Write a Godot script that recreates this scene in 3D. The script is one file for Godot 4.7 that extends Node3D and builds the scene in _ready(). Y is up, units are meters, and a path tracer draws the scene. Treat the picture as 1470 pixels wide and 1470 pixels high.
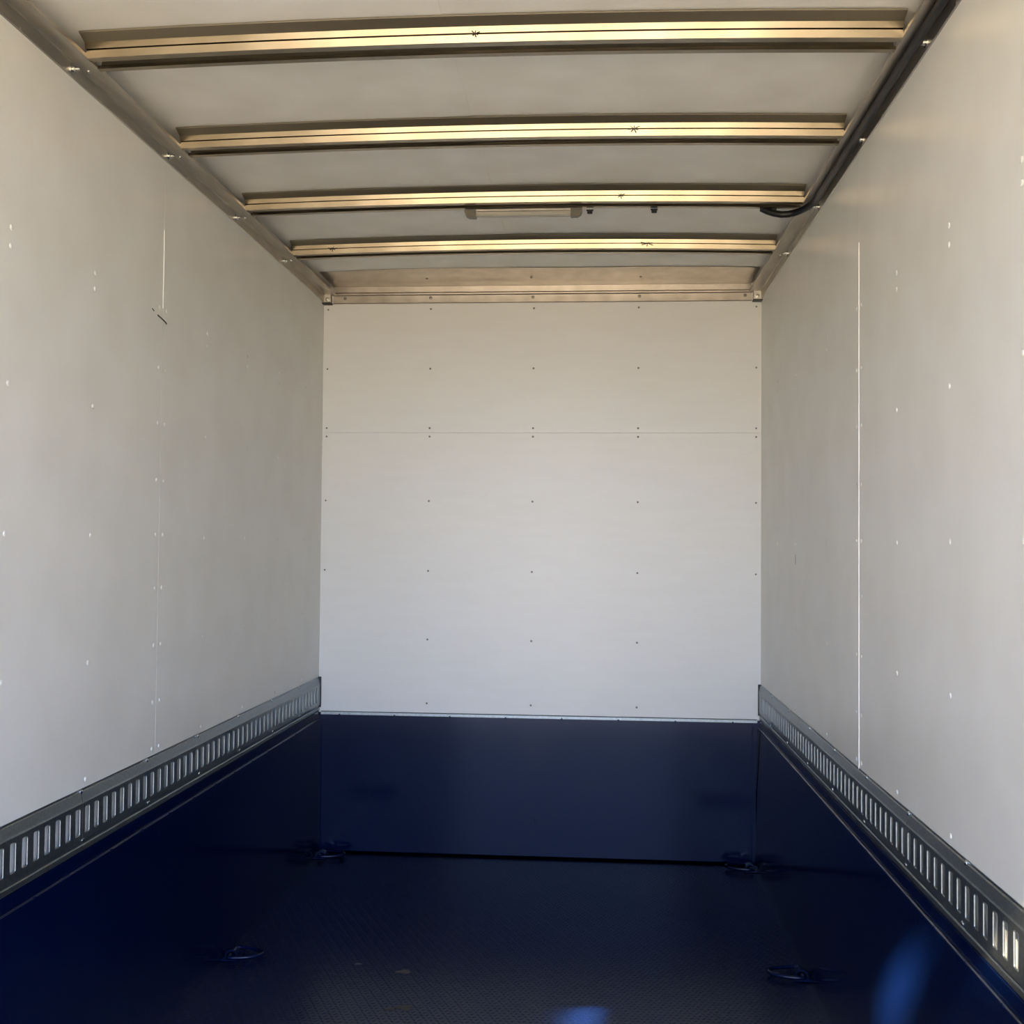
extends Node3D
# Empty box-truck cargo body seen from its open rear. The far wall's face is z = 0, the left wall's face x = 0, the floor y = 0.

const W := 2.0086          # inside width
const LENGTH := 5.12       # inside length, open at this end
const SPRING := 2.6095      # roof skin at the side walls
const CROWN := 0.016       # rise of roof skin and bows at mid width
const KICK := 0.647        # top of the navy steel lining

var white: StandardMaterial3D
var ply: StandardMaterial3D
var roof_white: StandardMaterial3D
var navy: StandardMaterial3D
var navy_floor: StandardMaterial3D
var alu: StandardMaterial3D
var bow_metal: StandardMaterial3D
var header_metal: StandardMaterial3D
var galv: StandardMaterial3D
var zinc: StandardMaterial3D
var grey_screw: StandardMaterial3D
var dull_metal: StandardMaterial3D
var seal_mat: StandardMaterial3D
var black_plastic: StandardMaterial3D
var caulk: StandardMaterial3D
var mud: StandardMaterial3D
var lens_mat: StandardMaterial3D
var cap_mat: StandardMaterial3D
var scuff_mat: StandardMaterial3D
var leaf_mat: StandardMaterial3D
var bark: StandardMaterial3D
var earth: StandardMaterial3D
var rng := RandomNumberGenerator.new()

# ------------------------------------------------------------------ helpers
func begin() -> SurfaceTool:
	var st := SurfaceTool.new()
	st.begin(Mesh.PRIMITIVE_TRIANGLES)
	return st

func tri(st: SurfaceTool, a: Vector3, b: Vector3, c: Vector3, na: Vector3, nb: Vector3, nc: Vector3) -> void:
	# a, b, c counter-clockwise seen from outside; Godot wants clockwise
	st.set_normal(na); st.add_vertex(a)
	st.set_normal(nc); st.add_vertex(c)
	st.set_normal(nb); st.add_vertex(b)

func quad(st: SurfaceTool, a: Vector3, b: Vector3, c: Vector3, d: Vector3) -> void:
	var n := (b - a).cross(c - a)
	if n.length() < 1e-12:
		n = (c - a).cross(d - a)
	n = n.normalized()
	tri(st, a, b, c, n, n, n)
	tri(st, a, c, d, n, n, n)

func box(st: SurfaceTool, lo: Vector3, hi: Vector3, bevel := 0.0) -> void:
	# box with its vertical-axis edges chamfered: an eight-sided prism capped top and bottom
	if bevel <= 0.0:
		sweep(st, PackedVector2Array([Vector2(lo.x, lo.y), Vector2(hi.x, lo.y), Vector2(hi.x, hi.y), Vector2(lo.x, hi.y)]), along_z(lo.z, hi.z))
		return
	var b := bevel
	var loops: Array = []
	for k in 4:
		var y: float = [lo.y, lo.y + b, hi.y - b, hi.y][k]
		var i: float = [b, 0.0, 0.0, b][k]
		var r := PackedVector3Array()
		var x0 := lo.x + i
		var x1 := hi.x - i
		var z0 := lo.z + i
		var z1 := hi.z - i
		for p in [[x0 + b, z1], [x1 - b, z1], [x1, z1 - b], [x1, z0 + b], [x1 - b, z0], [x0 + b, z0], [x0, z0 + b], [x0, z1 - b]]:
			r.append(Vector3(p[0], y, p[1]))
		loops.append(r)
	for k in 3:
		for i in 8:
			var j := (i + 1) % 8
			quad(st, loops[k][i], loops[k][j], loops[k + 1][j], loops[k + 1][i])
	for i in range(1, 7):
		var up := Vector3.UP
		tri(st, loops[3][0], loops[3][i], loops[3][i + 1], up, up, up)
		tri(st, loops[0][0], loops[0][i + 1], loops[0][i], -up, -up, -up)

func along_z(z0: float, z1: float) -> Array:
	return [Transform3D(Basis.IDENTITY, Vector3(0, 0, z0)), Transform3D(Basis.IDENTITY, Vector3(0, 0, z1))]

func along_x(x0: float, x1: float, n := 1, crown := 0.0) -> Array:
	# profile given as (-z, y)
	var frames: Array = []
	var b := Basis(Vector3(0, 0, -1), Vector3(0, 1, 0), Vector3(1, 0, 0))
	for i in n + 1:
		var x := lerpf(x0, x1, float(i) / n)
		var t := 2.0 * x / W - 1.0
		frames.append(Transform3D(b, Vector3(x, crown * (1.0 - t * t), 0)))
	return frames

func sweep(st: SurfaceTool, profile: PackedVector2Array, frames: Array, closed := false, smooth := false) -> void:
	var p := profile
	var area := 0.0
	for i in p.size():
		area += p[i].cross(p[(i + 1) % p.size()])
	if area < 0.0:
		p = p.duplicate()
		p.reverse()
	var n := p.size()
	var norms := PackedVector2Array()
	for i in n:
		var e: Vector2 = (p[(i + 1) % n] - p[i]).normalized()
		norms.append(Vector2(e.y, -e.x))
	var m := frames.size()
	for k in (m if closed else m - 1):
		var A: Transform3D = frames[k]
		var B: Transform3D = frames[(k + 1) % m]
		for i in n:
			var j := (i + 1) % n
			var n0 := norms[i]
			var n1 := norms[i]
			if smooth:
				n0 = (norms[i] + norms[(i + n - 1) % n]).normalized()
				n1 = (norms[i] + norms[j]).normalized()
			var a0 := A.basis * Vector3(n0.x, n0.y, 0)
			var a1 := A.basis * Vector3(n1.x, n1.y, 0)
			var b0 := B.basis * Vector3(n0.x, n0.y, 0)
			var b1 := B.basis * Vector3(n1.x, n1.y, 0)
			var pa := A * Vector3(p[i].x, p[i].y, 0)
			var pb := A * Vector3(p[j].x, p[j].y, 0)
			var pc := B * Vector3(p[j].x, p[j].y, 0)
			var pd := B * Vector3(p[i].x, p[i].y, 0)
			tri(st, pa, pb, pc, a0, a1, b1)
			tri(st, pa, pc, pd, a0, b1, b0)
	if not closed:
		var idx := Geometry2D.triangulate_polygon(p)
		for s in 2:
			var F: Transform3D = frames[0] if s == 0 else frames[m - 1]
			var nn := F.basis.z * (-1.0 if s == 0 else 1.0)
			for t in range(0, idx.size(), 3):
				var a := p[idx[t]]
				var b := p[idx[t + 1]]
				var c := p[idx[t + 2]]
				if (b - a).cross(c - a) < 0.0:
					var q := b
					b = c
					c = q
				if s == 0:
					var q2 := b
					b = c
					c = q2
				tri(st, F * Vector3(a.x, a.y, 0), F * Vector3(b.x, b.y, 0), F * Vector3(c.x, c.y, 0), nn, nn, nn)

func sheet(pts: Array, t: float) -> PackedVector2Array:
	# a folded sheet of thickness t: the polyline and its offset to the left of travel
	var out := PackedVector2Array()
	var back := PackedVector2Array()
	for i in pts.size():
		var p: Vector2 = pts[i]
		out.append(p)
		var n := Vector2.ZERO
		var c := 1.0
		var e0 := Vector2.ZERO
		var e1 := Vector2.ZERO
		if i > 0: e0 = (p - pts[i - 1]).normalized()
		if i < pts.size() - 1: e1 = (pts[i + 1] - p).normalized()
		n = (e0 + e1).normalized()
		if i > 0 and i < pts.size() - 1: c = maxf(0.35, n.dot(e0))
		back.append(p + Vector2(-n.y, n.x) * t / c)
	back.reverse()
	out.append_array(back)
	return out

func circle(r: float, n: int) -> PackedVector2Array:
	var c := PackedVector2Array()
	for i in n:
		c.append(Vector2(cos(TAU * i / n), sin(TAU * i / n)) * r)
	return c

func tube(st: SurfaceTool, pts: Array, r: float, sides := 10, closed := false) -> void:
	var frames: Array = []
	var up := Vector3(0.13, 0.97, 0.2)
	var n := pts.size()
	for i in n:
		var a: Vector3 = pts[(i + n - 1) % n] if closed else pts[maxi(i - 1, 0)]
		var b: Vector3 = pts[(i + 1) % n] if closed else pts[mini(i + 1, n - 1)]
		var d := (b - a).normalized()
		var u := up.cross(d).normalized()
		up = d.cross(u).normalized()
		frames.append(Transform3D(Basis(u, up, d), pts[i]))
	sweep(st, circle(r, sides), frames, closed, true)

func smooth_path(pts: Array, steps: int) -> Array:
	var c := Curve3D.new()
	for i in pts.size():
		var a: Vector3 = pts[maxi(i - 1, 0)]
		var b: Vector3 = pts[mini(i + 1, pts.size() - 1)]
		var h := (b - a) / 6.0
		c.add_point(pts[i], -h, h)
	var out: Array = []
	for i in steps + 1:
		out.append(c.sample_baked(c.get_baked_length() * i / steps, true))
	return out

func lathe(st: SurfaceTool, prof: Array, n: int, at := Transform3D.IDENTITY) -> void:
	# profile of (radius, height) from the bottom up, turned about y
	for k in prof.size() - 1:
		var p: Vector2 = prof[k]
		var q: Vector2 = prof[k + 1]
		var e := (q - p).normalized()
		for i in n:
			var a0 := TAU * i / n
			var a1 := TAU * (i + 1) / n
			var d0 := Vector3(cos(a0), 0, -sin(a0))
			var d1 := Vector3(cos(a1), 0, -sin(a1))
			var n0 := at.basis * (d0 * e.y + Vector3.UP * -e.x)
			var n1 := at.basis * (d1 * e.y + Vector3.UP * -e.x)
			var A := at * (d0 * p.x + Vector3.UP * p.y)
			var B := at * (d1 * p.x + Vector3.UP * p.y)
			var C := at * (d1 * q.x + Vector3.UP * q.y)
			var D := at * (d0 * q.x + Vector3.UP * q.y)
			if p.x > 1e-6: tri(st, A, B, C, n0, n1, n1)
			if q.x > 1e-6: tri(st, A, C, D, n0, n1, n0)

func obj(called: String, mesh, m: Material, parent: Node = self, at := Transform3D.IDENTITY) -> MeshInstance3D:
	var o := MeshInstance3D.new()
	o.name = called
	if mesh is SurfaceTool:
		mesh.index()
		o.mesh = mesh.commit()
	else:
		o.mesh = mesh
	o.material_override = m
	o.transform = at
	o.cast_shadow = GeometryInstance3D.SHADOW_CASTING_SETTING_ON
	parent.add_child(o, true)
	return o

func thing(called: String, label: String, category: String, at := Vector3.ZERO, group := "") -> Node3D:
	var o := Node3D.new()
	o.name = called
	o.position = at
	add_child(o, true)
	tag(o, label, category, group)
	return o

func tag(o: Node, label: String, category: String, group := "") -> void:
	o.set_meta("label", label)
	o.set_meta("category", category)
	if group != "":
		o.set_meta("group", group)

func structure(called: String, label: String, category: String) -> Node3D:
	var o := thing(called, label, category)
	o.set_meta("kind", "structure")
	return o

func facing(n: Vector3, at: Vector3, s := 1.0) -> Transform3D:
	# y axis of the mesh turned to n
	var u := n.cross(Vector3(0.31, 0.2, 0.93)).normalized()
	return Transform3D(Basis(u, n, u.cross(n)).scaled(Vector3.ONE * s), at)

# ------------------------------------------------------------------ materials
func mat(c: Color, rough: float, metal := 0.0) -> StandardMaterial3D:
	var m := StandardMaterial3D.new()
	m.albedo_color = c
	m.roughness = rough
	m.metallic = metal
	return m

func noise(freq: float, seed_: int, octaves: int, lo: Color, hi: Color, size := 512) -> NoiseTexture2D:
	var f := FastNoiseLite.new()
	f.seed = seed_
	f.noise_type = FastNoiseLite.TYPE_SIMPLEX_SMOOTH
	f.frequency = freq
	f.fractal_octaves = octaves
	var t := NoiseTexture2D.new()
	t.width = size
	t.height = size
	t.seamless = true
	t.noise = f
	var g := Gradient.new()
	g.set_color(0, lo)
	g.set_color(1, hi)
	t.color_ramp = g
	return t

func bumps(freq: float, seed_: int, strength: float, size := 512) -> NoiseTexture2D:
	var f := FastNoiseLite.new()
	f.seed = seed_
	f.frequency = freq
	f.fractal_octaves = 3
	var t := NoiseTexture2D.new()
	t.width = size
	t.height = size
	t.seamless = true
	t.noise = f
	t.as_normal_map = true
	t.bump_strength = strength
	return t

func world_mapped(m: StandardMaterial3D, s: Vector3) -> void:
	m.uv1_triplanar = true
	m.uv1_world_triplanar = true
	m.uv1_scale = s

func make_materials() -> void:
	white = mat(Color(0.90, 0.895, 0.865), 0.34)
	white.metallic_specular = 0.45
	white.albedo_texture = noise(0.012, 3, 3, Color(0.965, 0.96, 0.95), Color(1, 1, 1))
	white.normal_enabled = true
	white.normal_texture = bumps(0.01, 4, 1.2)
	white.normal_scale = 0.10
	world_mapped(white, Vector3.ONE * 0.5)
	ply = mat(Color(0.90, 0.895, 0.87), 0.36)
	ply.albedo_texture = noise(0.012, 5, 3, Color(0.988, 0.986, 0.982), Color(1, 1, 1))
	ply.normal_enabled = true
	ply.normal_texture = bumps(0.012, 6, 4.0)
	ply.normal_scale = 0.06
	world_mapped(ply, Vector3(0.5, 2.6, 0.5))
	roof_white = mat(Color(0.93, 0.92, 0.89), 0.5)
	roof_white.albedo_texture = noise(0.01, 7, 3, Color(0.95, 0.945, 0.93), Color(1, 1, 1))
	world_mapped(roof_white, Vector3.ONE * 0.7)
	navy = mat(Color(0.012, 0.055, 0.175), 0.12)
	navy.metallic_specular = 0.36
	navy.normal_enabled = true
	navy.normal_texture = bumps(0.008, 8, 1.0)
	navy.normal_scale = 0.05
	world_mapped(navy, Vector3.ONE * 0.8)
	navy_floor = mat(Color(0.012, 0.055, 0.17), 0.24)
	navy_floor.metallic_specular = 0.32
	navy_floor.normal_enabled = true
	navy_floor.normal_texture = bumps(0.02, 9, 2.0)
	navy_floor.normal_scale = 0.12
	world_mapped(navy_floor, Vector3.ONE * 2.0)
	alu = mat(Color(0.80, 0.775, 0.73), 0.50, 1.0)
	alu.roughness_texture = noise(0.02, 10, 4, Color(0.75, 0.75, 0.75), Color(1, 1, 1))
	alu.albedo_texture = noise(0.02, 11, 4, Color(0.86, 0.86, 0.86), Color(1, 1, 1))
	world_mapped(alu, Vector3(2, 2, 0.4))
	bow_metal = mat(Color(0.62, 0.57, 0.485), 0.24, 1.0)
	bow_metal.albedo_texture = noise(0.012, 12, 4, Color(0.86, 0.85, 0.83), Color(1, 1, 1))
	world_mapped(bow_metal, Vector3(0.9, 1.5, 1.5))
	seal_mat = mat(Color(0.006, 0.006, 0.012), 1.0)
	seal_mat.metallic_specular = 0.0
	dull_metal = mat(Color(0.62, 0.58, 0.50), 0.55, 1.0)
	header_metal = mat(Color(0.75, 0.72, 0.68), 0.36, 1.0)
	header_metal.albedo_texture = noise(0.015, 13, 4, Color(0.86, 0.85, 0.83), Color(1, 1, 1))
	header_metal.normal_enabled = true
	header_metal.normal_texture = bumps(0.006, 14, 3.0)
	header_metal.normal_scale = 0.14
	world_mapped(header_metal, Vector3(1.1, 1.1, 1.1))
	galv = mat(Color(0.60, 0.625, 0.63), 0.42, 1.0)
	galv.albedo_texture = noise(0.05, 15, 3, Color(0.84, 0.85, 0.86), Color(1, 1, 1))
	world_mapped(galv, Vector3.ONE * 3.0)
	zinc = mat(Color(0.82, 0.82, 0.80), 0.25, 1.0)
	grey_screw = mat(Color(0.48, 0.46, 0.43), 0.4, 0.5)
	black_plastic = mat(Color(0.025, 0.025, 0.027), 0.45)
	caulk = mat(Color(0.93, 0.92, 0.89), 0.25)
	mud = mat(Color(0.22, 0.20, 0.16), 0.9)
	lens_mat = mat(Color(0.62, 0.60, 0.55), 0.25)
	cap_mat = mat(Color(0.38, 0.36, 0.31), 0.4)
	scuff_mat = mat(Color(0.16, 0.13, 0.11), 0.8)
	leaf_mat = mat(Color(0.16, 0.26, 0.08), 0.6)
	bark = mat(Color(0.28, 0.22, 0.16), 0.9)
	earth = mat(Color(0.38, 0.36, 0.302), 0.95)

# ------------------------------------------------------------------ setting
func camera_and_light() -> void:
	var cam := Camera3D.new()
	cam.name = "camera"
	cam.fov = rad_to_deg(2.0 * atan(735.0 / 1600.0))
	cam.near = 0.02
	cam.transform = Transform3D(Basis.from_euler(Vector3(0.02946, 0.07615, 0.00872)), Vector3(1.27325, 1.41578, 5.07795))
	add_child(cam)
	cam.current = true
	var env := Environment.new()
	env.background_mode = Environment.BG_SKY
	var sm := ProceduralSkyMaterial.new()
	sm.sky_top_color = Color(0.38, 0.57, 0.90)
	sm.sky_horizon_color = Color(0.79, 0.865, 0.94)
	sm.ground_bottom_color = Color(0.50, 0.44, 0.36)
	sm.ground_horizon_color = Color(0.62, 0.56, 0.48)
	sm.sky_energy_multiplier = 1.25
	var sky := Sky.new()
	sky.sky_material = sm
	env.sky = sky
	env.tonemap_mode = Environment.TONE_MAPPER_LINEAR
	env.tonemap_exposure = 7.4
	env.sdfgi_enabled = true
	env.ssao_enabled = true
	env.ssil_enabled = true
	var we := WorldEnvironment.new()
	we.name = "environment"
	we.environment = env
	add_child(we)
	var sun := DirectionalLight3D.new()
	sun.name = "sun"
	sun.light_color = Color(1.0, 0.93, 0.82)
	sun.light_energy = 8.0
	sun.light_angular_distance = 0.53
	sun.shadow_enabled = true
	var d := SUN_DIR.normalized()
	sun.transform = Transform3D(Basis.looking_at(d, Vector3.UP), Vector3(0, 6, 10))
	add_child(sun)

const SUN_DIR := Vector3(0.31, -0.709, -1.0)

func dome_mesh(r: float, h: float) -> ArrayMesh:
	var st := begin()
	lathe(st, [Vector2(r, -0.001), Vector2(r * 0.96, h * 0.45), Vector2(r * 0.6, h * 0.85), Vector2(0.0, h)], 10)
	st.index()
	return st.commit()

func bolt_mesh() -> ArrayMesh:
	var st := begin()
	lathe(st, [Vector2(0.013, -0.001), Vector2(0.013, 0.002), Vector2(0.0085, 0.0025)], 14)
	lathe(st, [Vector2(0.0085, 0.002), Vector2(0.0085, 0.009), Vector2(0.007, 0.0105), Vector2(0.0, 0.0105)], 6)
	lathe(st, [Vector2(0.0045, 0.010), Vector2(0.0045, 0.019), Vector2(0.0035, 0.020), Vector2(0.0, 0.020)], 8)
	st.index()
	return st.commit()

func side_wall(called: String, label: String, face: float, out: float, seam: float) -> Node3D:
	var w := structure(called, label, "wall")
	var cuts := [0.0, seam, seam + 2.44, LENGTH]
	for i in 3:
		var st := begin()
		var a := minf(face, face + out * 0.045)
		var b := maxf(face, face + out * 0.045)
		var g0: float = cuts[i] + (0.0007 if i > 0 else -0.05)
		var g1: float = cuts[i + 1] - (0.0007 if i < 2 else 0.0)
		box(st, Vector3(a, 0.0, g0), Vector3(b, 2.70, g1))
		obj("panel", st, white, w)
	return w

func build_walls() -> void:
	var screw := dome_mesh(0.0065, 0.003)
	var wl := side_wall("wall_left", "white smooth lining panels of the left side wall above the navy steel", 0.0, -1.0, 1.915)
	var rows := [2.096, 2.055, 1.756, 1.43, 1.11, 0.82]
	var seam_rows := [2.098, 1.921, 1.760, 1.594, 1.436, 1.281, 1.116, 0.953, 0.820]
	for z in [0.30, 0.71, 1.118, 1.54, 2.357, 2.765, 3.17, 3.58]:
		for y in rows:
			obj("screw", screw, white, wl, facing(Vector3.RIGHT, Vector3(0, y, z)))
	for y in seam_rows:
		for z in [1.887, 1.940]:
			obj("screw", screw, white, wl, facing(Vector3.RIGHT, Vector3(0, y, z)))
	var st := begin()
	tube(st, [Vector3(0.0, 2.10, 1.915), Vector3(0.0, 2.20, 1.915), Vector3(0.0, 2.33, 1.915)], 0.0022, 8)
	obj("caulk_bead", st, caulk, wl)
	st = begin()   # the gouge at the lower end of the bead
	tube(st, [Vector3(0.0, 2.0725, 1.955), Vector3(0.0, 2.069, 1.93), Vector3(0.0, 2.064, 1.90), Vector3(0.0, 2.060, 1.887)], 0.0024, 6)
	obj("scuff", st, scuff_mat, wl)
	st = begin()
	tube(st, [Vector3(0.0, 2.083, 1.995), Vector3(0.0, 2.079, 1.98)], 0.0016, 6)
	obj("scuff", st, scuff_mat, wl)

	var wr := side_wall("wall_right", "white smooth lining panels of the right side wall with a bright vertical seam", W, 1.0, 1.878)
	for z in [0.46, 0.872, 1.44, 2.275, 2.687, 3.09, 3.5]:
		for y in rows:
			obj("screw", screw, white, wr, facing(Vector3.LEFT, Vector3(W, y, z)))
	for y in seam_rows:
		for z in [1.848, 1.906]:
			obj("screw", screw, white, wr, facing(Vector3.LEFT, Vector3(W, y, z)))
	st = begin()
	tube(st, [Vector3(W, 0.79, 1.878), Vector3(W, 1.5, 1.878), Vector3(W, 2.28, 1.880)], 0.0026, 8)
	obj("caulk_bead", st, caulk, wr)
	st = begin()
	tube(st, [Vector3(W, 1.39, 0.872), Vector3(W, 1.352, 0.874)], 0.0018, 6)
	obj("scuff", st, grey_screw, wr)

	var wb := structure("wall_back", "white painted far wall of two boards meeting at a thin horizontal joint", "wall")
	st = begin()
	box(st, Vector3(-0.001, 0.0, -0.05), Vector3(W + 0.001, 1.9285, 0.0))
	obj("panel", st, ply, wb)
	st = begin()
	box(st, Vector3(-0.001, 1.9295, -0.05), Vector3(W + 0.001, 2.70, 0.0006))
	obj("panel", st, ply, wb)
	var dark := dome_mesh(0.0050, 0.0018)
	var pale := dome_mesh(0.0045, 0.0015)
	for y in [2.502, 2.225, 1.950, 1.911, 1.614, 1.293, 0.979, 0.688]:
		for k in 5:
			var x: float = [0.020, 0.502, 0.979, 1.457, 1.986][k]
			if (k == 0 or k == 4) and y < 1.0:
				continue
			obj("screw", dark if k in [1, 2, 3] else pale, grey_screw, wb, facing(Vector3.BACK, Vector3(x, y, 0.0)))
	# rear header over the open end
	var rear := structure("wall_rear", "header over the open rear end", "wall")
	st = begin()
	box(st, Vector3(0.0, 2.48, LENGTH - 0.05), Vector3(W, 2.70, LENGTH))
	obj("panel", st, alu, rear)

func build_roof() -> void:
	var c := structure("ceiling", "pale crowned roof skin between the metal roof bows", "ceiling")
	for s in 2:
		var x0: float = -0.0005 if s == 0 else 0.905
		var x1: float = 0.912 if s == 0 else W + 0.0005
		var y: float = SPRING if s == 0 else SPRING + 0.0016
		var st := begin()
		sweep(st, PackedVector2Array([Vector2(0.05, y), Vector2(0.05, y + 0.03), Vector2(-LENGTH, y + 0.03), Vector2(-LENGTH, y)]), along_x(x0, x1, 12, CROWN))
		obj("panel", st, roof_white, c)

func bow(z: float, label: String) -> Node3D:
	# lipped hat section, open underneath; z is its middle. Profile in (-z, y), y from the lip's underside
	var o := thing("roof_bow", label, "roof bow", Vector3(0, 2.561, z), "metal roof bows across the ceiling")
	var x0 := 0.0565
	var x1 := W - 0.0565
	var near := 0.0385
	var st := begin()
	var flange := sheet([Vector2(-near - 0.042, 0.0465), Vector2(-near - 0.040, 0.0445), Vector2(-near - 0.010, 0.034)], -0.0018)
	sweep(st, flange, along_x(x0, x1, 24, CROWN))
	var far_web := sheet([Vector2(near, 0.001), Vector2(near + 0.009, 0.034), Vector2(near + 0.030, 0.0455)], 0.0018)
	sweep(st, far_web, along_x(x0, x1, 24, CROWN))
	obj("flange", st, dull_metal, o)
	st = begin()
	# sloped near web with a pressed groove half way up
	var web := sheet([Vector2(-near - 0.010, 0.0345), Vector2(-near - 0.0062, 0.0210), Vector2(-near + 0.0015, 0.0203), Vector2(-near + 0.0020, 0.0145), Vector2(-near - 0.0042, 0.0138), Vector2(-near, 0.0)], -0.002)
	sweep(st, web, along_x(x0, x1, 24, CROWN))
	obj("web", st, bow_metal, o)
	st = begin()
	sweep(st, sheet([Vector2(-near, 0.0), Vector2(-near + 0.022, 0.0), Vector2(-near + 0.022, 0.008)], 0.002), along_x(x0, x1, 24, CROWN))
	obj("lip", st, bow_metal, o)
	st = begin()
	sweep(st, sheet([Vector2(near, 0.0), Vector2(near - 0.018, 0.0), Vector2(near - 0.018, 0.008)], -0.002), along_x(x0, x1, 24, CROWN))
	obj("lip", st, bow_metal, o)
	return o

func stain(o: Node3D, x: float, size: float) -> void:
	# a small star of dried tar across the groove of the web
	var st := begin()
	for i in 7:
		var a := TAU * i / 7.0 + x * 5.0
		var l := size * (0.6 + 0.5 * absf(sin(i * 1.9 + x)))
		var t := 2.0 * x / W - 1.0
		var c := Vector3(x, 0.0175 + CROWN * (1.0 - t * t), 0.0450)
		tube(st, [c, c + Vector3(cos(a) * l * 1.5, sin(a) * minf(l, 0.012), 0.001 + sin(a) * 0.001)], 0.0016, 5)
	obj("stain", st, scuff_mat, o)

func build_bows() -> void:
	var names := [
		"metal roof bow nearest the camera, the widest across the ceiling",
		"second metal roof bow from the camera, ahead of the lamp's bow",
		"third metal roof bow, with the slim lamp hanging at its far edge",
		"narrowest metal roof bow, nearest the far wall's header"]
	for i in 4:
		var o := bow([2.508, 1.905, 1.305, 0.710][i], names[i])
		stain(o, [0.985, 1.370, 1.345, 1.462][i], [0.008, 0.012, 0.010, 0.018][i])
		if i == 3:
			stain(o, 0.22, 0.012)

func roof_rail(s: int, label: String) -> void:
	# L-shaped extrusion: a plate on the wall and a ledge that the bows sit on
	var o := thing("roof_rail", label, "rail", Vector3(0.0 if s > 0 else W, 2.535, 0), "metal rails along the roof edges")
	var f := func(x: float, y: float) -> Vector2: return Vector2(x * s, y)
	var st := begin()
	sweep(st, PackedVector2Array([f.call(0.0, 0.0), f.call(0.0035, 0.0015), f.call(0.0035, 0.034), f.call(0.0, 0.034)]), along_z(0.002, LENGTH - 0.06))
	obj("wall_plate", st, alu, o)
	st = begin()
	sweep(st, PackedVector2Array([f.call(0.0, 0.034), f.call(0.0062, 0.0335), f.call(0.0072, 0.0365), f.call(0.053, 0.0300), f.call(0.056, 0.0300), f.call(0.056, 0.039), f.call(0.053, 0.039), f.call(0.0, 0.0405)]), along_z(0.002, LENGTH - 0.06))
	obj("ledge", st, alu, o)
	var bm := bolt_mesh()
	var rv := dome_mesh(0.006, 0.003)
	for z in [2.508, 1.905, 1.285, 0.69, 3.1, 3.7]:
		obj("bolt", bm, zinc, o, facing(Vector3(s, 0, 0), Vector3(0.0035 * s, 0.020, z + (0.0 if s > 0 else 0.03))))
		obj("rivet", rv, zinc, o, facing(Vector3(0, -1, 0), Vector3(0.02 * s, 0.0335, z - 0.05)))
	for k in 20:
		obj("rivet", dome_mesh(0.0035, 0.0015), alu, o, facing(Vector3(s, 0, 0), Vector3(0.0035 * s, 0.006, 0.15 + k * 0.2)))
	# end bracket in the far corner
	st = begin()
	sweep(st, sheet([f.call(0.001, -0.010), f.call(0.040, -0.010), f.call(0.040, 0.075)], 0.003 * s), along_z(0.012, 0.045))
	sweep(st, PackedVector2Array([f.call(0.002, -0.008), f.call(0.040, -0.008), f.call(0.040, 0.070), f.call(0.002, 0.070)]), along_z(0.012, 0.014))
	obj("end_bracket", st, alu, o)
	st = begin()
	box(st, Vector3(minf(0.001 * s, 0.042 * s), -0.0135, 0.006), Vector3(maxf(0.001 * s, 0.042 * s), -0.008, 0.046))
	obj("foot_pad", st, black_plastic, o)
	obj("bolt", bm, zinc, o, facing(Vector3(0, 0, 1), Vector3(0.020 * s, 0.012, 0.014), 0.8))

func build_header() -> void:
	var o := thing("header_rail", "wide wavy metal header across the top of the far wall", "rail", Vector3(0, 2.527, 0))
	var st := begin()
	# (-z, y): vertical plate with a rounded rib
	sweep(st, sheet([Vector2(-0.006, 0.0), Vector2(-0.0035, 0.003), Vector2(-0.0035, 0.038), Vector2(-0.0075, 0.042), Vector2(-0.0075, 0.047), Vector2(-0.004, 0.052), Vector2(-0.004, 0.079)], 0.002), along_x(0.044, W - 0.044, 1))
	obj("plate", st, header_metal, o)
	st = begin()
	for i in 20:
		for k in 8:
			var q := func(ii: int, kk: int) -> Vector3:
				var x := lerpf(0.046, W - 0.046, ii / 20.0)
				var t := kk / 8.0
				var m := 2.0 * x / W - 1.0
				return Vector3(x, 0.0795 + (0.0015 + CROWN * (1.0 - m * m)) * t - 0.0010 * sin(x * 5.2 + 1.1) * sin(t * PI), 0.004 + (0.27 + 0.012 * sin(x * 4.3)) * t)
			quad(st, q.call(i, k), q.call(i + 1, k), q.call(i + 1, k + 1), q.call(i, k + 1))
			var up := Vector3(0, 0.0012, 0)
			quad(st, q.call(i, k) + up, q.call(i, k + 1) + up, q.call(i + 1, k + 1) + up, q.call(i + 1, k) + up)
	obj("flashing", st, header_metal, o)
	var rv := dome_mesh(0.0085, 0.004)
	for x in [0.10, 0.501, 0.974, 1.460, 1.935]:
		obj("rivet", rv, grey_screw, o, facing(Vector3(0, 0, 1), Vector3(x, 0.026, 0.0035)))
		obj("rivet", dome_mesh(0.006, 0.003), grey_screw, o, facing(Vector3(0, -1, 0.3).normalized(), Vector3(x, 0.0855, 0.13)))

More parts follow.
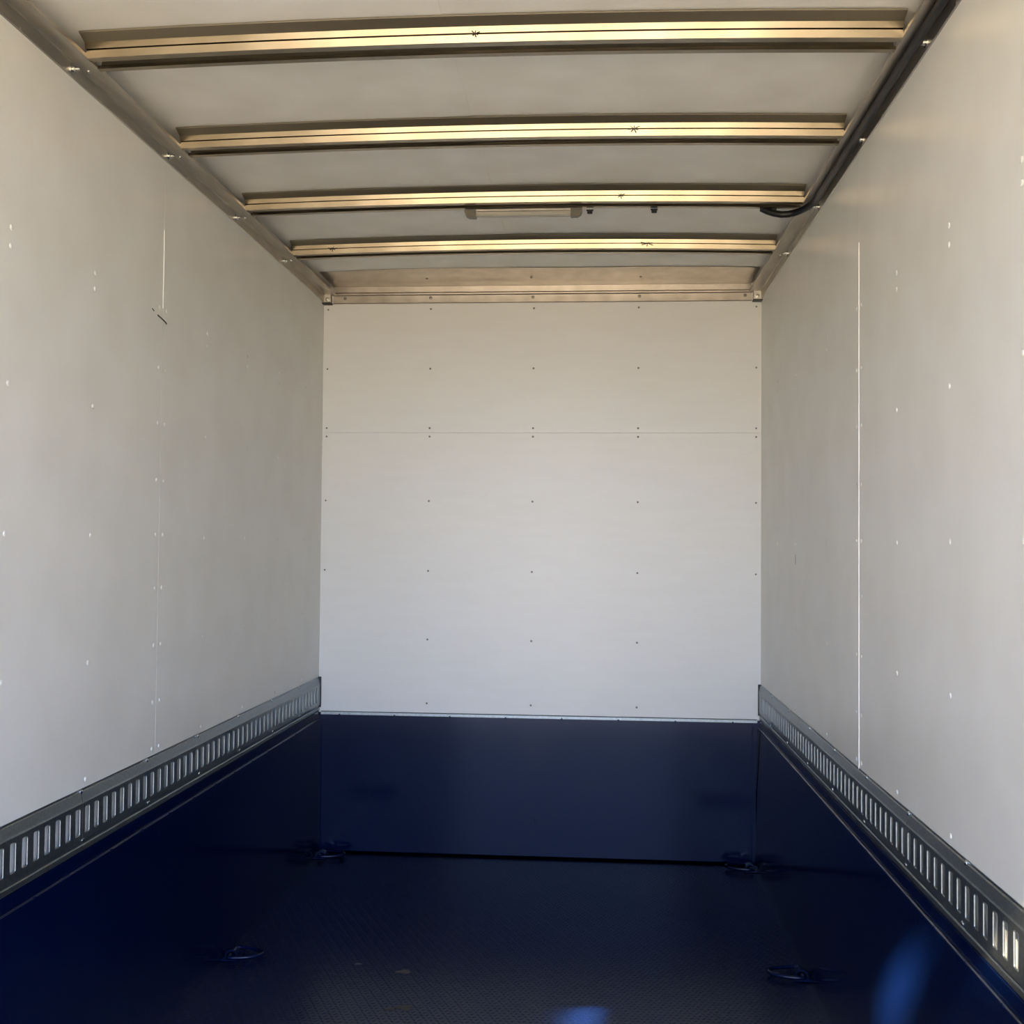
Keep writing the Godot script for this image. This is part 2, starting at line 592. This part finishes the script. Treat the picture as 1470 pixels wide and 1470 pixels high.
func build_lining() -> void:
	# navy steel sheets round the foot of the walls
	var rv := dome_mesh(0.0055, 0.003)
	for s in [1, -1]:
		var t: float = 0.010 if s > 0 else 0.0125
		var tb: float = 0.012 if s > 0 else 0.027
		var o := thing("kick_panel", "glossy navy steel lining along the foot of the left wall" if s > 0 else "glossy navy steel lining along the foot of the right wall, with sunlit patches", "wall lining", Vector3(0.0006 if s > 0 else W - 0.0006, 0, 0), "navy steel linings round the wall feet")
		var f := func(x: float, y: float) -> Vector2: return Vector2(x * s, y)
		var st := begin()
		sweep(st, PackedVector2Array([f.call(0.0, 0.0), f.call(tb, 0.0), f.call(t, 0.608), f.call(t - 0.002, 0.612), f.call(0.0, 0.612)]), along_z(0.0125, LENGTH - 0.01))
		obj("sheet", st, navy, o)
		st = begin()
		sweep(st, PackedVector2Array([f.call(0.0, 0.612), f.call(t - 0.004, 0.612), f.call(t - 0.005, KICK - 0.002), f.call(0.0, KICK)]), along_z(0.0125, LENGTH - 0.01))
		obj("top_band", st, navy, o)
		st = begin()
		tube(st, [Vector3(t * s, 0.612, 0.01), Vector3(t * s, 0.612, 2.5), Vector3(t * s, 0.612, LENGTH - 0.02)], 0.0016, 8)
		obj("edge_bead", st, navy if s > 0 else galv, o)
		for k in 19:
			obj("rivet", rv, navy, o, facing(Vector3(s, 0, 0), Vector3(t * s, 0.608, 0.22 + 0.2 * k)))
		st = begin()
		box(st, Vector3(tb * s - 0.010, 0.0, 0.0128), Vector3(tb * s + 0.004, 0.606, 0.022))
		obj("corner_strip", st, navy, o)
	var o := thing("kick_panel", "glossy navy steel lining across the foot of the far wall", "wall lining", Vector3.ZERO, "navy steel linings round the wall feet")
	var st := begin()
	box(st, Vector3(0.003, 0.001, 0.0007), Vector3(W - 0.006, 0.640, 0.006))
	obj("sheet", st, navy, o)
	st = begin()
	tube(st, [Vector3(0.02, 0.0055, 0.007), Vector3(1.0, 0.0055, 0.007), Vector3(W - 0.045, 0.0055, 0.007)], 0.0052, 8)
	obj("floor_joint_bead", st, seal_mat, o)
	for k in 8:
		obj("rivet", rv, navy, o, facing(Vector3(0, 0, 1), Vector3(0.10 + 0.255 * k, 0.630, 0.006)))
	st = begin()
	tube(st, [Vector3(1.003, 0.176, 0.006), Vector3(1.002, 0.171, 0.0062), Vector3(0.999, 0.162, 0.006)], 0.0022, 6)
	tube(st, [Vector3(0.985, 0.176, 0.006), Vector3(0.990, 0.170, 0.0062)], 0.0018, 6)
	obj("scratch", st, black_plastic, o)
	st = begin()
	sweep(st, sheet([Vector2(-0.008, 0.630), Vector2(-0.008, 0.6415), Vector2(-0.0024, 0.6455)], -0.0015), along_x(0.013, W - 0.016, 1))
	var t := obj("edge_trim", st, galv, o)
	t.set_meta("label", "thin bright metal strip on its top edge")

func build_floor() -> void:
	var f := structure("floor", "dark navy painted steel floor with a fine raised tread", "floor")
	var st := begin()
	box(st, Vector3(-0.045, -0.06, -0.05), Vector3(W + 0.045, 0.0, LENGTH))
	obj("plate", st, navy_floor, f)
	# raised lozenges
	st = begin()
	var L := 0.0085
	var h := 0.0009
	var w := 0.0032
	var a := Vector3(-L, 0, 0)
	var b := Vector3(0, 0, w)
	var c := Vector3(L, 0, 0)
	var d := Vector3(0, 0, -w)
	var ta := Vector3(-L * 0.55, h, 0)
	var tb := Vector3(0, h, w * 0.5)
	var tc := Vector3(L * 0.55, h, 0)
	var td := Vector3(0, h, -w * 0.5)
	quad(st, a, b, tb, ta)
	quad(st, b, c, tc, tb)
	quad(st, c, d, td, tc)
	quad(st, d, a, ta, td)
	quad(st, ta, tb, tc, td)
	var mm := MultiMesh.new()
	mm.transform_format = MultiMesh.TRANSFORM_3D
	st.index()
	mm.mesh = st.commit()
	var step := 0.0178
	var nx := int((W - 0.08) / step)
	var nz := int(3.9 / step)
	mm.instance_count = nx * nz
	for i in nx:
		for k in nz:
			var turn := (PI / 4.0 if (i + k / 2) % 2 == 0 else -PI / 4.0) + rng.randf_range(-0.15, 0.15)
			mm.set_instance_transform(i * nz + k, Transform3D(Basis(Vector3.UP, turn), Vector3(0.04 + (i + 0.25 + 0.5 * (k % 2)) * step + rng.randf_range(-0.001, 0.001), 0.0, 0.03 + (k + 0.5) * step + rng.randf_range(-0.001, 0.001))))
	var tread := MultiMeshInstance3D.new()
	tread.name = "raised_tread"
	tread.multimesh = mm
	tread.material_override = navy_floor
	tread.set_meta("kind", "stuff")
	f.add_child(tread, true)
	# dried mud
	for p in [[0.644, 1.382, 0.020], [0.481, 1.330, 0.010], [0.697, 1.665, 0.022], [0.655, 1.68, 0.013]]:
		st = begin()
		var n := 11
		for i in n:
			var r0: float = p[2] * (0.6 + 0.5 * absf(sin(i * 2.3 + p[0] * 9.0)))
			var r1: float = p[2] * (0.6 + 0.5 * absf(sin(((i + 1) % n) * 2.3 + p[0] * 9.0)))
			var p0 := Vector3(cos(TAU * i / n) * r0 * 1.4, 0, sin(TAU * i / n) * r0)
			var p1 := Vector3(cos(TAU * (i + 1) / n) * r1 * 1.4, 0, sin(TAU * (i + 1) / n) * r1)
			quad(st, Vector3(0, 0.0014, 0), p1, p0, Vector3(0, 0.0014, 0))
		obj("mud_smudge", st, mud, f, Transform3D(Basis.IDENTITY, Vector3(p[0], 0.0005, p[1])))

func e_track(s: int, label: String) -> void:
	var o := thing("cargo_rail", label, "cargo rail", Vector3(0.0 if s > 0 else W, 0, 0), "slotted tie-down rails along the side walls")
	var lo_y := 0.691
	var hi_y := 0.758
	var half := 0.0122
	var face := 0.0105
	var pitch := 0.0508
	var phase := 2.72 - floorf(2.72 / pitch) * pitch
	for part in 2:
		var z0: float = 0.016 if part == 0 else 2.3904
		var z1: float = 2.3892 if part == 0 else LENGTH - 0.05
		var st := begin()
		var q := func(x: float, y: float, z: float) -> Vector3: return Vector3(x * s, y, z)
		var put := func(a: Vector3, b: Vector3, c: Vector3, d: Vector3) -> void:
			if s > 0: quad(st, a, b, c, d)
			else: quad(st, d, c, b, a)
		# upper and lower bends as folded sheet
		var P := func(x: float, y: float) -> Vector2: return Vector2(x * s, y)
		sweep(st, sheet([P.call(face, hi_y + 0.009), P.call(face, 0.768), P.call(0.0090, 0.7725), P.call(0.0045, 0.7945), P.call(0.0015, 0.7965), P.call(0.0015, 0.801)], 0.0015 * s), along_z(z0, z1))
		sweep(st, sheet([P.call(face, lo_y - 0.009), P.call(face, 0.677), P.call(0.0090, 0.6715), P.call(0.004, 0.667), P.call(0.0035, 0.6635)], -0.0015 * s), along_z(z0, z1))
		# the slotted face: a cell for each slot
		var k0 := int(ceil((z0 - 0.002 - phase + pitch * 0.5) / pitch))
		var zc := phase + k0 * pitch
		var ys := [lo_y - 0.009, lo_y, hi_y, hi_y + 0.009]
		if zc - pitch * 0.5 > z0:
			put.call(q.call(face, ys[0], zc - pitch * 0.5), q.call(face, ys[0], z0), q.call(face, ys[3], z0), q.call(face, ys[3], zc - pitch * 0.5))
		while zc + pitch * 0.5 < z1 + 0.002:
			var a := maxf(z0, zc - pitch * 0.5)
			var b := minf(z1, zc + pitch * 0.5)
			var hole: Array = []   # octagon-ish rounded slot, counter-clockwise in (z, y)
			var r := 0.0045
			for cc in [[zc - half + r, lo_y + r, PI], [zc + half - r, lo_y + r, 1.5 * PI], [zc + half - r, hi_y - r, 0.0], [zc - half + r, hi_y - r, 0.5 * PI]]:
				for j in 4:
					var an: float = cc[2] + j * PI / 6.0
					hole.append(Vector2(cc[0] + cos(an) * r, cc[1] + sin(an) * r))
			var rim := [Vector2(a, ys[0]), Vector2(b, ys[0]), Vector2(b, ys[3]), Vector2(a, ys[3])]
			# join each hole corner fan to the cell's corner, then the four sides
			for c4 in 4:
				for j in 3:
					var h0: Vector2 = hole[c4 * 4 + j]
					var h1: Vector2 = hole[c4 * 4 + j + 1]
					put.call(q.call(face, rim[c4].y, rim[c4].x), q.call(face, h1.y, h1.x), q.call(face, h0.y, h0.x), q.call(face, rim[c4].y, rim[c4].x))
				var e0: Vector2 = hole[c4 * 4 + 3]
				var e1: Vector2 = hole[(c4 * 4 + 4) % 16]
				var nx: int = (c4 + 1) % 4
				put.call(q.call(face, rim[c4].y, rim[c4].x), q.call(face, rim[nx].y, rim[nx].x), q.call(face, e1.y, e1.x), q.call(face, e0.y, e0.x))
			# rolled edge of the slot: in towards the wall
			for j in 16:
				var h0: Vector2 = hole[j]
				var h1: Vector2 = hole[(j + 1) % 16]
				var m := Vector2(zc, (lo_y + hi_y) * 0.5)
				var g0 := h0 + (m - h0).normalized() * 0.0012
				var g1 := h1 + (m - h1).normalized() * 0.0012
				put.call(q.call(face, h0.y, h0.x), q.call(face, h1.y, h1.x), q.call(face - 0.0014, g1.y, g1.x), q.call(face - 0.0014, g0.y, g0.x))
				put.call(q.call(face - 0.0014, g0.y, g0.x), q.call(face - 0.0014, g1.y, g1.x), q.call(face - 0.0035, g1.y, g1.x), q.call(face - 0.0035, g0.y, g0.x))
			zc += pitch
		if zc - pitch * 0.5 < z1:
			var a2 := zc - pitch * 0.5
			put.call(q.call(face, ys[0], z1), q.call(face, ys[0], a2), q.call(face, ys[3], a2), q.call(face, ys[3], z1))
		obj("slotted_section", st, galv, o)
	var st2 := begin()
	sweep(st2, PackedVector2Array([Vector2(0.0, 0.6475), Vector2(0.0045 * s, 0.6475), Vector2(0.0065 * s, 0.650), Vector2(0.0065 * s, 0.661), Vector2(0.0045 * s, 0.6635), Vector2(0.0, 0.6635)]), along_z(0.010, LENGTH - 0.05))
	obj("bottom_strip", st2, galv, o)
	var rv := dome_mesh(0.0058, 0.0035)
	for k in 11:
		var z := 0.36 + 0.4055 * k
		obj("rivet", rv, zinc, o, facing(Vector3(s, 0.15, 0).normalized(), Vector3(0.0035 * s, 0.7955, z)))
		obj("rivet", rv, zinc, o, facing(Vector3(s, 0, 0), Vector3(0.0100 * s, 0.6765, z)))
	var st3 := begin()   # cut end in the far corner
	box(st3, Vector3(minf(0.001 * s, 0.0135 * s), 0.664, 0.008), Vector3(maxf(0.001 * s, 0.0135 * s), 0.802, 0.016))
	obj("end_cap", st3, black_plastic, o)

func tie_down(at: Vector3, s: int, label: String) -> void:
	var o := thing("tie_down_ring", label, "tie-down ring", at, "navy tie-down rings on the floor edges")
	var st := begin()
	box(st, Vector3(-0.030, 0.001, -0.045), Vector3(0.030, 0.009, 0.045), 0.002)
	obj("base_plate", st, navy, o)
	st = begin()
	var strap: Array = []
	for i in 13:
		var t := PI * i / 12.0
		strap.append(Vector3(cos(t) * 0.020, 0.008 + sin(t) * 0.020, 0.0))
	var frames: Array = []
	for i in strap.size():
		var t := PI * i / 12.0
		var d := Vector3(-sin(t), cos(t), 0)
		var u := Vector3(0, 0, 1)
		frames.append(Transform3D(Basis(u, d.cross(u), d), strap[i]))
	sweep(st, PackedVector2Array([Vector2(-0.016, -0.003), Vector2(0.016, -0.003), Vector2(0.016, 0.003), Vector2(-0.016, 0.003)]), frames)
	obj("strap", st, navy, o)
	st = begin()
	var ring: Array = []
	# D shape: straight bar through the strap along z, bow towards the middle of the floor
	for i in 21:
		var t := -PI * 0.5 + PI * i / 20.0
		ring.append(Vector3(s * cos(t) * 0.105, 0.016, sin(t) * 0.050))
	for i in range(1, 8):
		ring.append(Vector3(0, 0.016, lerpf(0.050, -0.050, i / 8.0)))
	tube(st, ring, 0.0065, 10, true)
	obj("ring", st, navy, o)
	var rv := dome_mesh(0.006, 0.004)
	for p in [[-0.018, -0.034], [0.018, -0.034], [-0.018, 0.034], [0.018, 0.034]]:
		obj("bolt", rv, navy, o, facing(Vector3.UP, Vector3(p[0], 0.009, p[1])))

func build_fittings() -> void:
	tie_down(Vector3(0.042, 0, 0.080), 1, "dark tie-down ring in the far left floor corner")
	tie_down(Vector3(W - 0.056, 0, 0.085), -1, "dark tie-down ring in the far right floor corner")
	tie_down(Vector3(0.042, 0, 1.310), 1, "navy tie-down ring on the floor beside the left lining, nearer the camera")
	tie_down(Vector3(W - 0.056, 0, 1.300), -1, "navy tie-down ring on the floor beside the right lining, nearer the camera")
	# slim lamp under the third bow
	var o := thing("ceiling_lamp", "slim unlit bar lamp with grey end caps hanging from the third roof bow", "lamp", Vector3(1.013, 2.562, 1.268))
	var st := begin()
	box(st, Vector3(-0.17, -0.012, -0.012), Vector3(0.17, 0.004, 0.012), 0.002)
	obj("lens", st, lens_mat, o)
	st = begin()
	box(st, Vector3(-0.175, 0.004, -0.013), Vector3(0.175, 0.012, 0.013), 0.001)
	obj("body", st, alu, o)
	for s in [-1, 1]:
		st = begin()
		var f := func(x: float, y: float) -> Vector2: return Vector2(x * s, y)
		sweep(st, PackedVector2Array([f.call(0.163, -0.0155), f.call(0.188, -0.0150), f.call(0.199, -0.008), f.call(0.203, 0.002), f.call(0.203, 0.012), f.call(0.163, 0.012)]), along_z(-0.015, 0.015))
		obj("end_cap", st, cap_mat, o)
	# black cable sleeve in the right roof corner
	var path: Array = smooth_path([Vector3(W - 0.0240, 2.5565, LENGTH - 0.1), Vector3(W - 0.0240, 2.5565, 4.0), Vector3(W - 0.0240, 2.5565, 2.4), Vector3(W - 0.0240, 2.5565, 1.46), Vector3(W - 0.028, 2.5555, 1.36), Vector3(W - 0.060, 2.550, 1.285), Vector3(W - 0.105, 2.547, 1.258), Vector3(W - 0.150, 2.553, 1.262), Vector3(W - 0.185, 2.564, 1.275)], 160)
	st = begin()
	tube(st, path, 0.0112, 12)
	var sleeve := obj("cable_sleeve", st, black_plastic)
	tag(sleeve, "black cable sleeve running along the right roof rail and curling into the third roof bow", "cable")
	var spots := [1.242, 1.462, 1.866]
	var words := ["small black cable clip under the third roof bow, beside the lamp", "small black cable clip under the third roof bow, midway between lamp and sleeve", "small black cable clip under the third roof bow, nearest the black sleeve"]
	for i in 3:
		st = begin()
		box(st, Vector3(-0.009, -0.008, -0.006), Vector3(0.009, 0.003, 0.006), 0.0015)
		tube(st, [Vector3(-0.012, 0.004, 0), Vector3(0.012, 0.004, 0)], 0.003, 8)
		var cl := obj("cable_clip", st, black_plastic, self, Transform3D(Basis.IDENTITY, Vector3(spots[i], 2.566, 1.262)))
		tag(cl, words[i], "clip", "black clips under the third roof bow")

func build_outdoors() -> void:
	var g := structure("ground", "pale sunlit yard behind the truck", "ground")
	var st := begin()
	box(st, Vector3(-60, -1.1, -30), Vector3(60, -0.8, 90))
	obj("yard", st, earth, g)
	# a tree between the sun and the open end: its gaps let the spots of sun through
	rng.seed = 7
	var aim := Vector3(1.55, 0.55, 2.6)
	var hub := aim - SUN_DIR.normalized() * 11.0
	var t := thing("shade_tree", "leafy tree outside the open end, its gaps letting sun spots through", "tree", Vector3(hub.x - 0.6, -0.8, hub.z + 0.4))
	st = begin()
	var top := hub - t.position
	tube(st, smooth_path([Vector3.ZERO, Vector3(0.1, top.y * 0.4, 0.05), top * 0.8, top + Vector3(0, 1.2, 0)], 16), 0.16, 10)
	for i in 9:
		var a := TAU * i / 9.0 + 0.3
		tube(st, smooth_path([top * (0.55 + 0.04 * (i % 4)), top * 0.8 + Vector3(cos(a), 0.3, sin(a)) * 0.9, top + Vector3(cos(a) * 2.0, 0.2 + 0.5 * (i % 3), sin(a) * 2.0)], 8), 0.045, 7)
	obj("trunk", st, bark, t)
	st = begin()
	var lf := [Vector3(-0.14, 0, 0), Vector3(-0.05, 0.02, 0.055), Vector3(0.06, 0.02, 0.05), Vector3(0.15, -0.01, 0), Vector3(0.06, 0.02, -0.05), Vector3(-0.05, 0.02, -0.055)]
	for i in range(1, 5):
		quad(st, lf[0], lf[i], lf[i + 1], lf[0])
	st.index()
	var mm := MultiMesh.new()
	mm.transform_format = MultiMesh.TRANSFORM_3D
	mm.mesh = st.commit()
	var n := 19000
	mm.instance_count = n
	var dir := SUN_DIR.normalized()
	# the sky shows through the crown along these lines: a point that the sun reaches, and the gap's radius
	var gaps := [
		[Vector3(2.0, 0.38, 2.33), 0.050], [Vector3(2.0, 0.50, 2.56), 0.032], [Vector3(2.0, 0.22, 2.25), 0.03], [Vector3(2.0, 0.62, 2.74), 0.036],
		[Vector3(2.0, 0.63, 2.96), 0.050], [Vector3(2.0, 0.38, 2.88), 0.042], [Vector3(2.0, 0.44, 3.08), 0.040],
		[Vector3(1.10, 0.0, 1.735), 0.035], [Vector3(1.25, 0.0, 1.69), 0.06], [Vector3(1.80, 0.0, 1.69), 0.04], [Vector3(1.50, 0.0, 1.72), 0.02],
		[Vector3(0.80, 0.0, 2.40), 0.10], [Vector3(1.45, 0.0, 2.35), 0.10], [Vector3(0.85, 0.0, 3.10), 0.12], [Vector3(1.40, 0.0, 3.20), 0.12]]
	for i in n:
		var v := Vector3(rng.randfn(), rng.randfn(), rng.randfn()).normalized() * pow(rng.randf(), 0.4)
		var p := top + Vector3(v.x * 2.7, v.y * 2.5, v.z * 2.7)
		for g2 in gaps:
			var rel: Vector3 = p + t.position - g2[0]
			var off: Vector3 = rel - dir * rel.dot(dir)
			var need: float = g2[1] + 0.055
			if off.length() < need:
				p += (off.normalized() if off.length() > 1e-4 else Vector3.RIGHT) * (need - off.length())
		var b := Basis.from_euler(Vector3(rng.randf() * TAU, rng.randf() * TAU, rng.randf() * TAU)).scaled(Vector3.ONE * rng.randf_range(0.5, 0.9))
		mm.set_instance_transform(i, Transform3D(b, p))
	var leaves := MultiMeshInstance3D.new()
	leaves.name = "leaves"
	leaves.multimesh = mm
	leaves.material_override = leaf_mat
	leaves.set_meta("kind", "stuff")
	t.add_child(leaves, true)

func _ready() -> void:
	camera_and_light()
	make_materials()
	build_outdoors()
	build_floor()
	build_walls()
	build_roof()
	build_lining()
	build_header()
	build_bows()
	roof_rail(1, "dull metal rail along the top of the left wall, with bare bolts")
	roof_rail(-1, "dull metal rail along the top of the right wall, behind the black cable sleeve")
	e_track(1, "slotted metal cargo rail along the left wall, above the unlit navy lining")
	e_track(-1, "slotted metal cargo rail along the right wall, shining in sun near the camera")
	build_fittings()
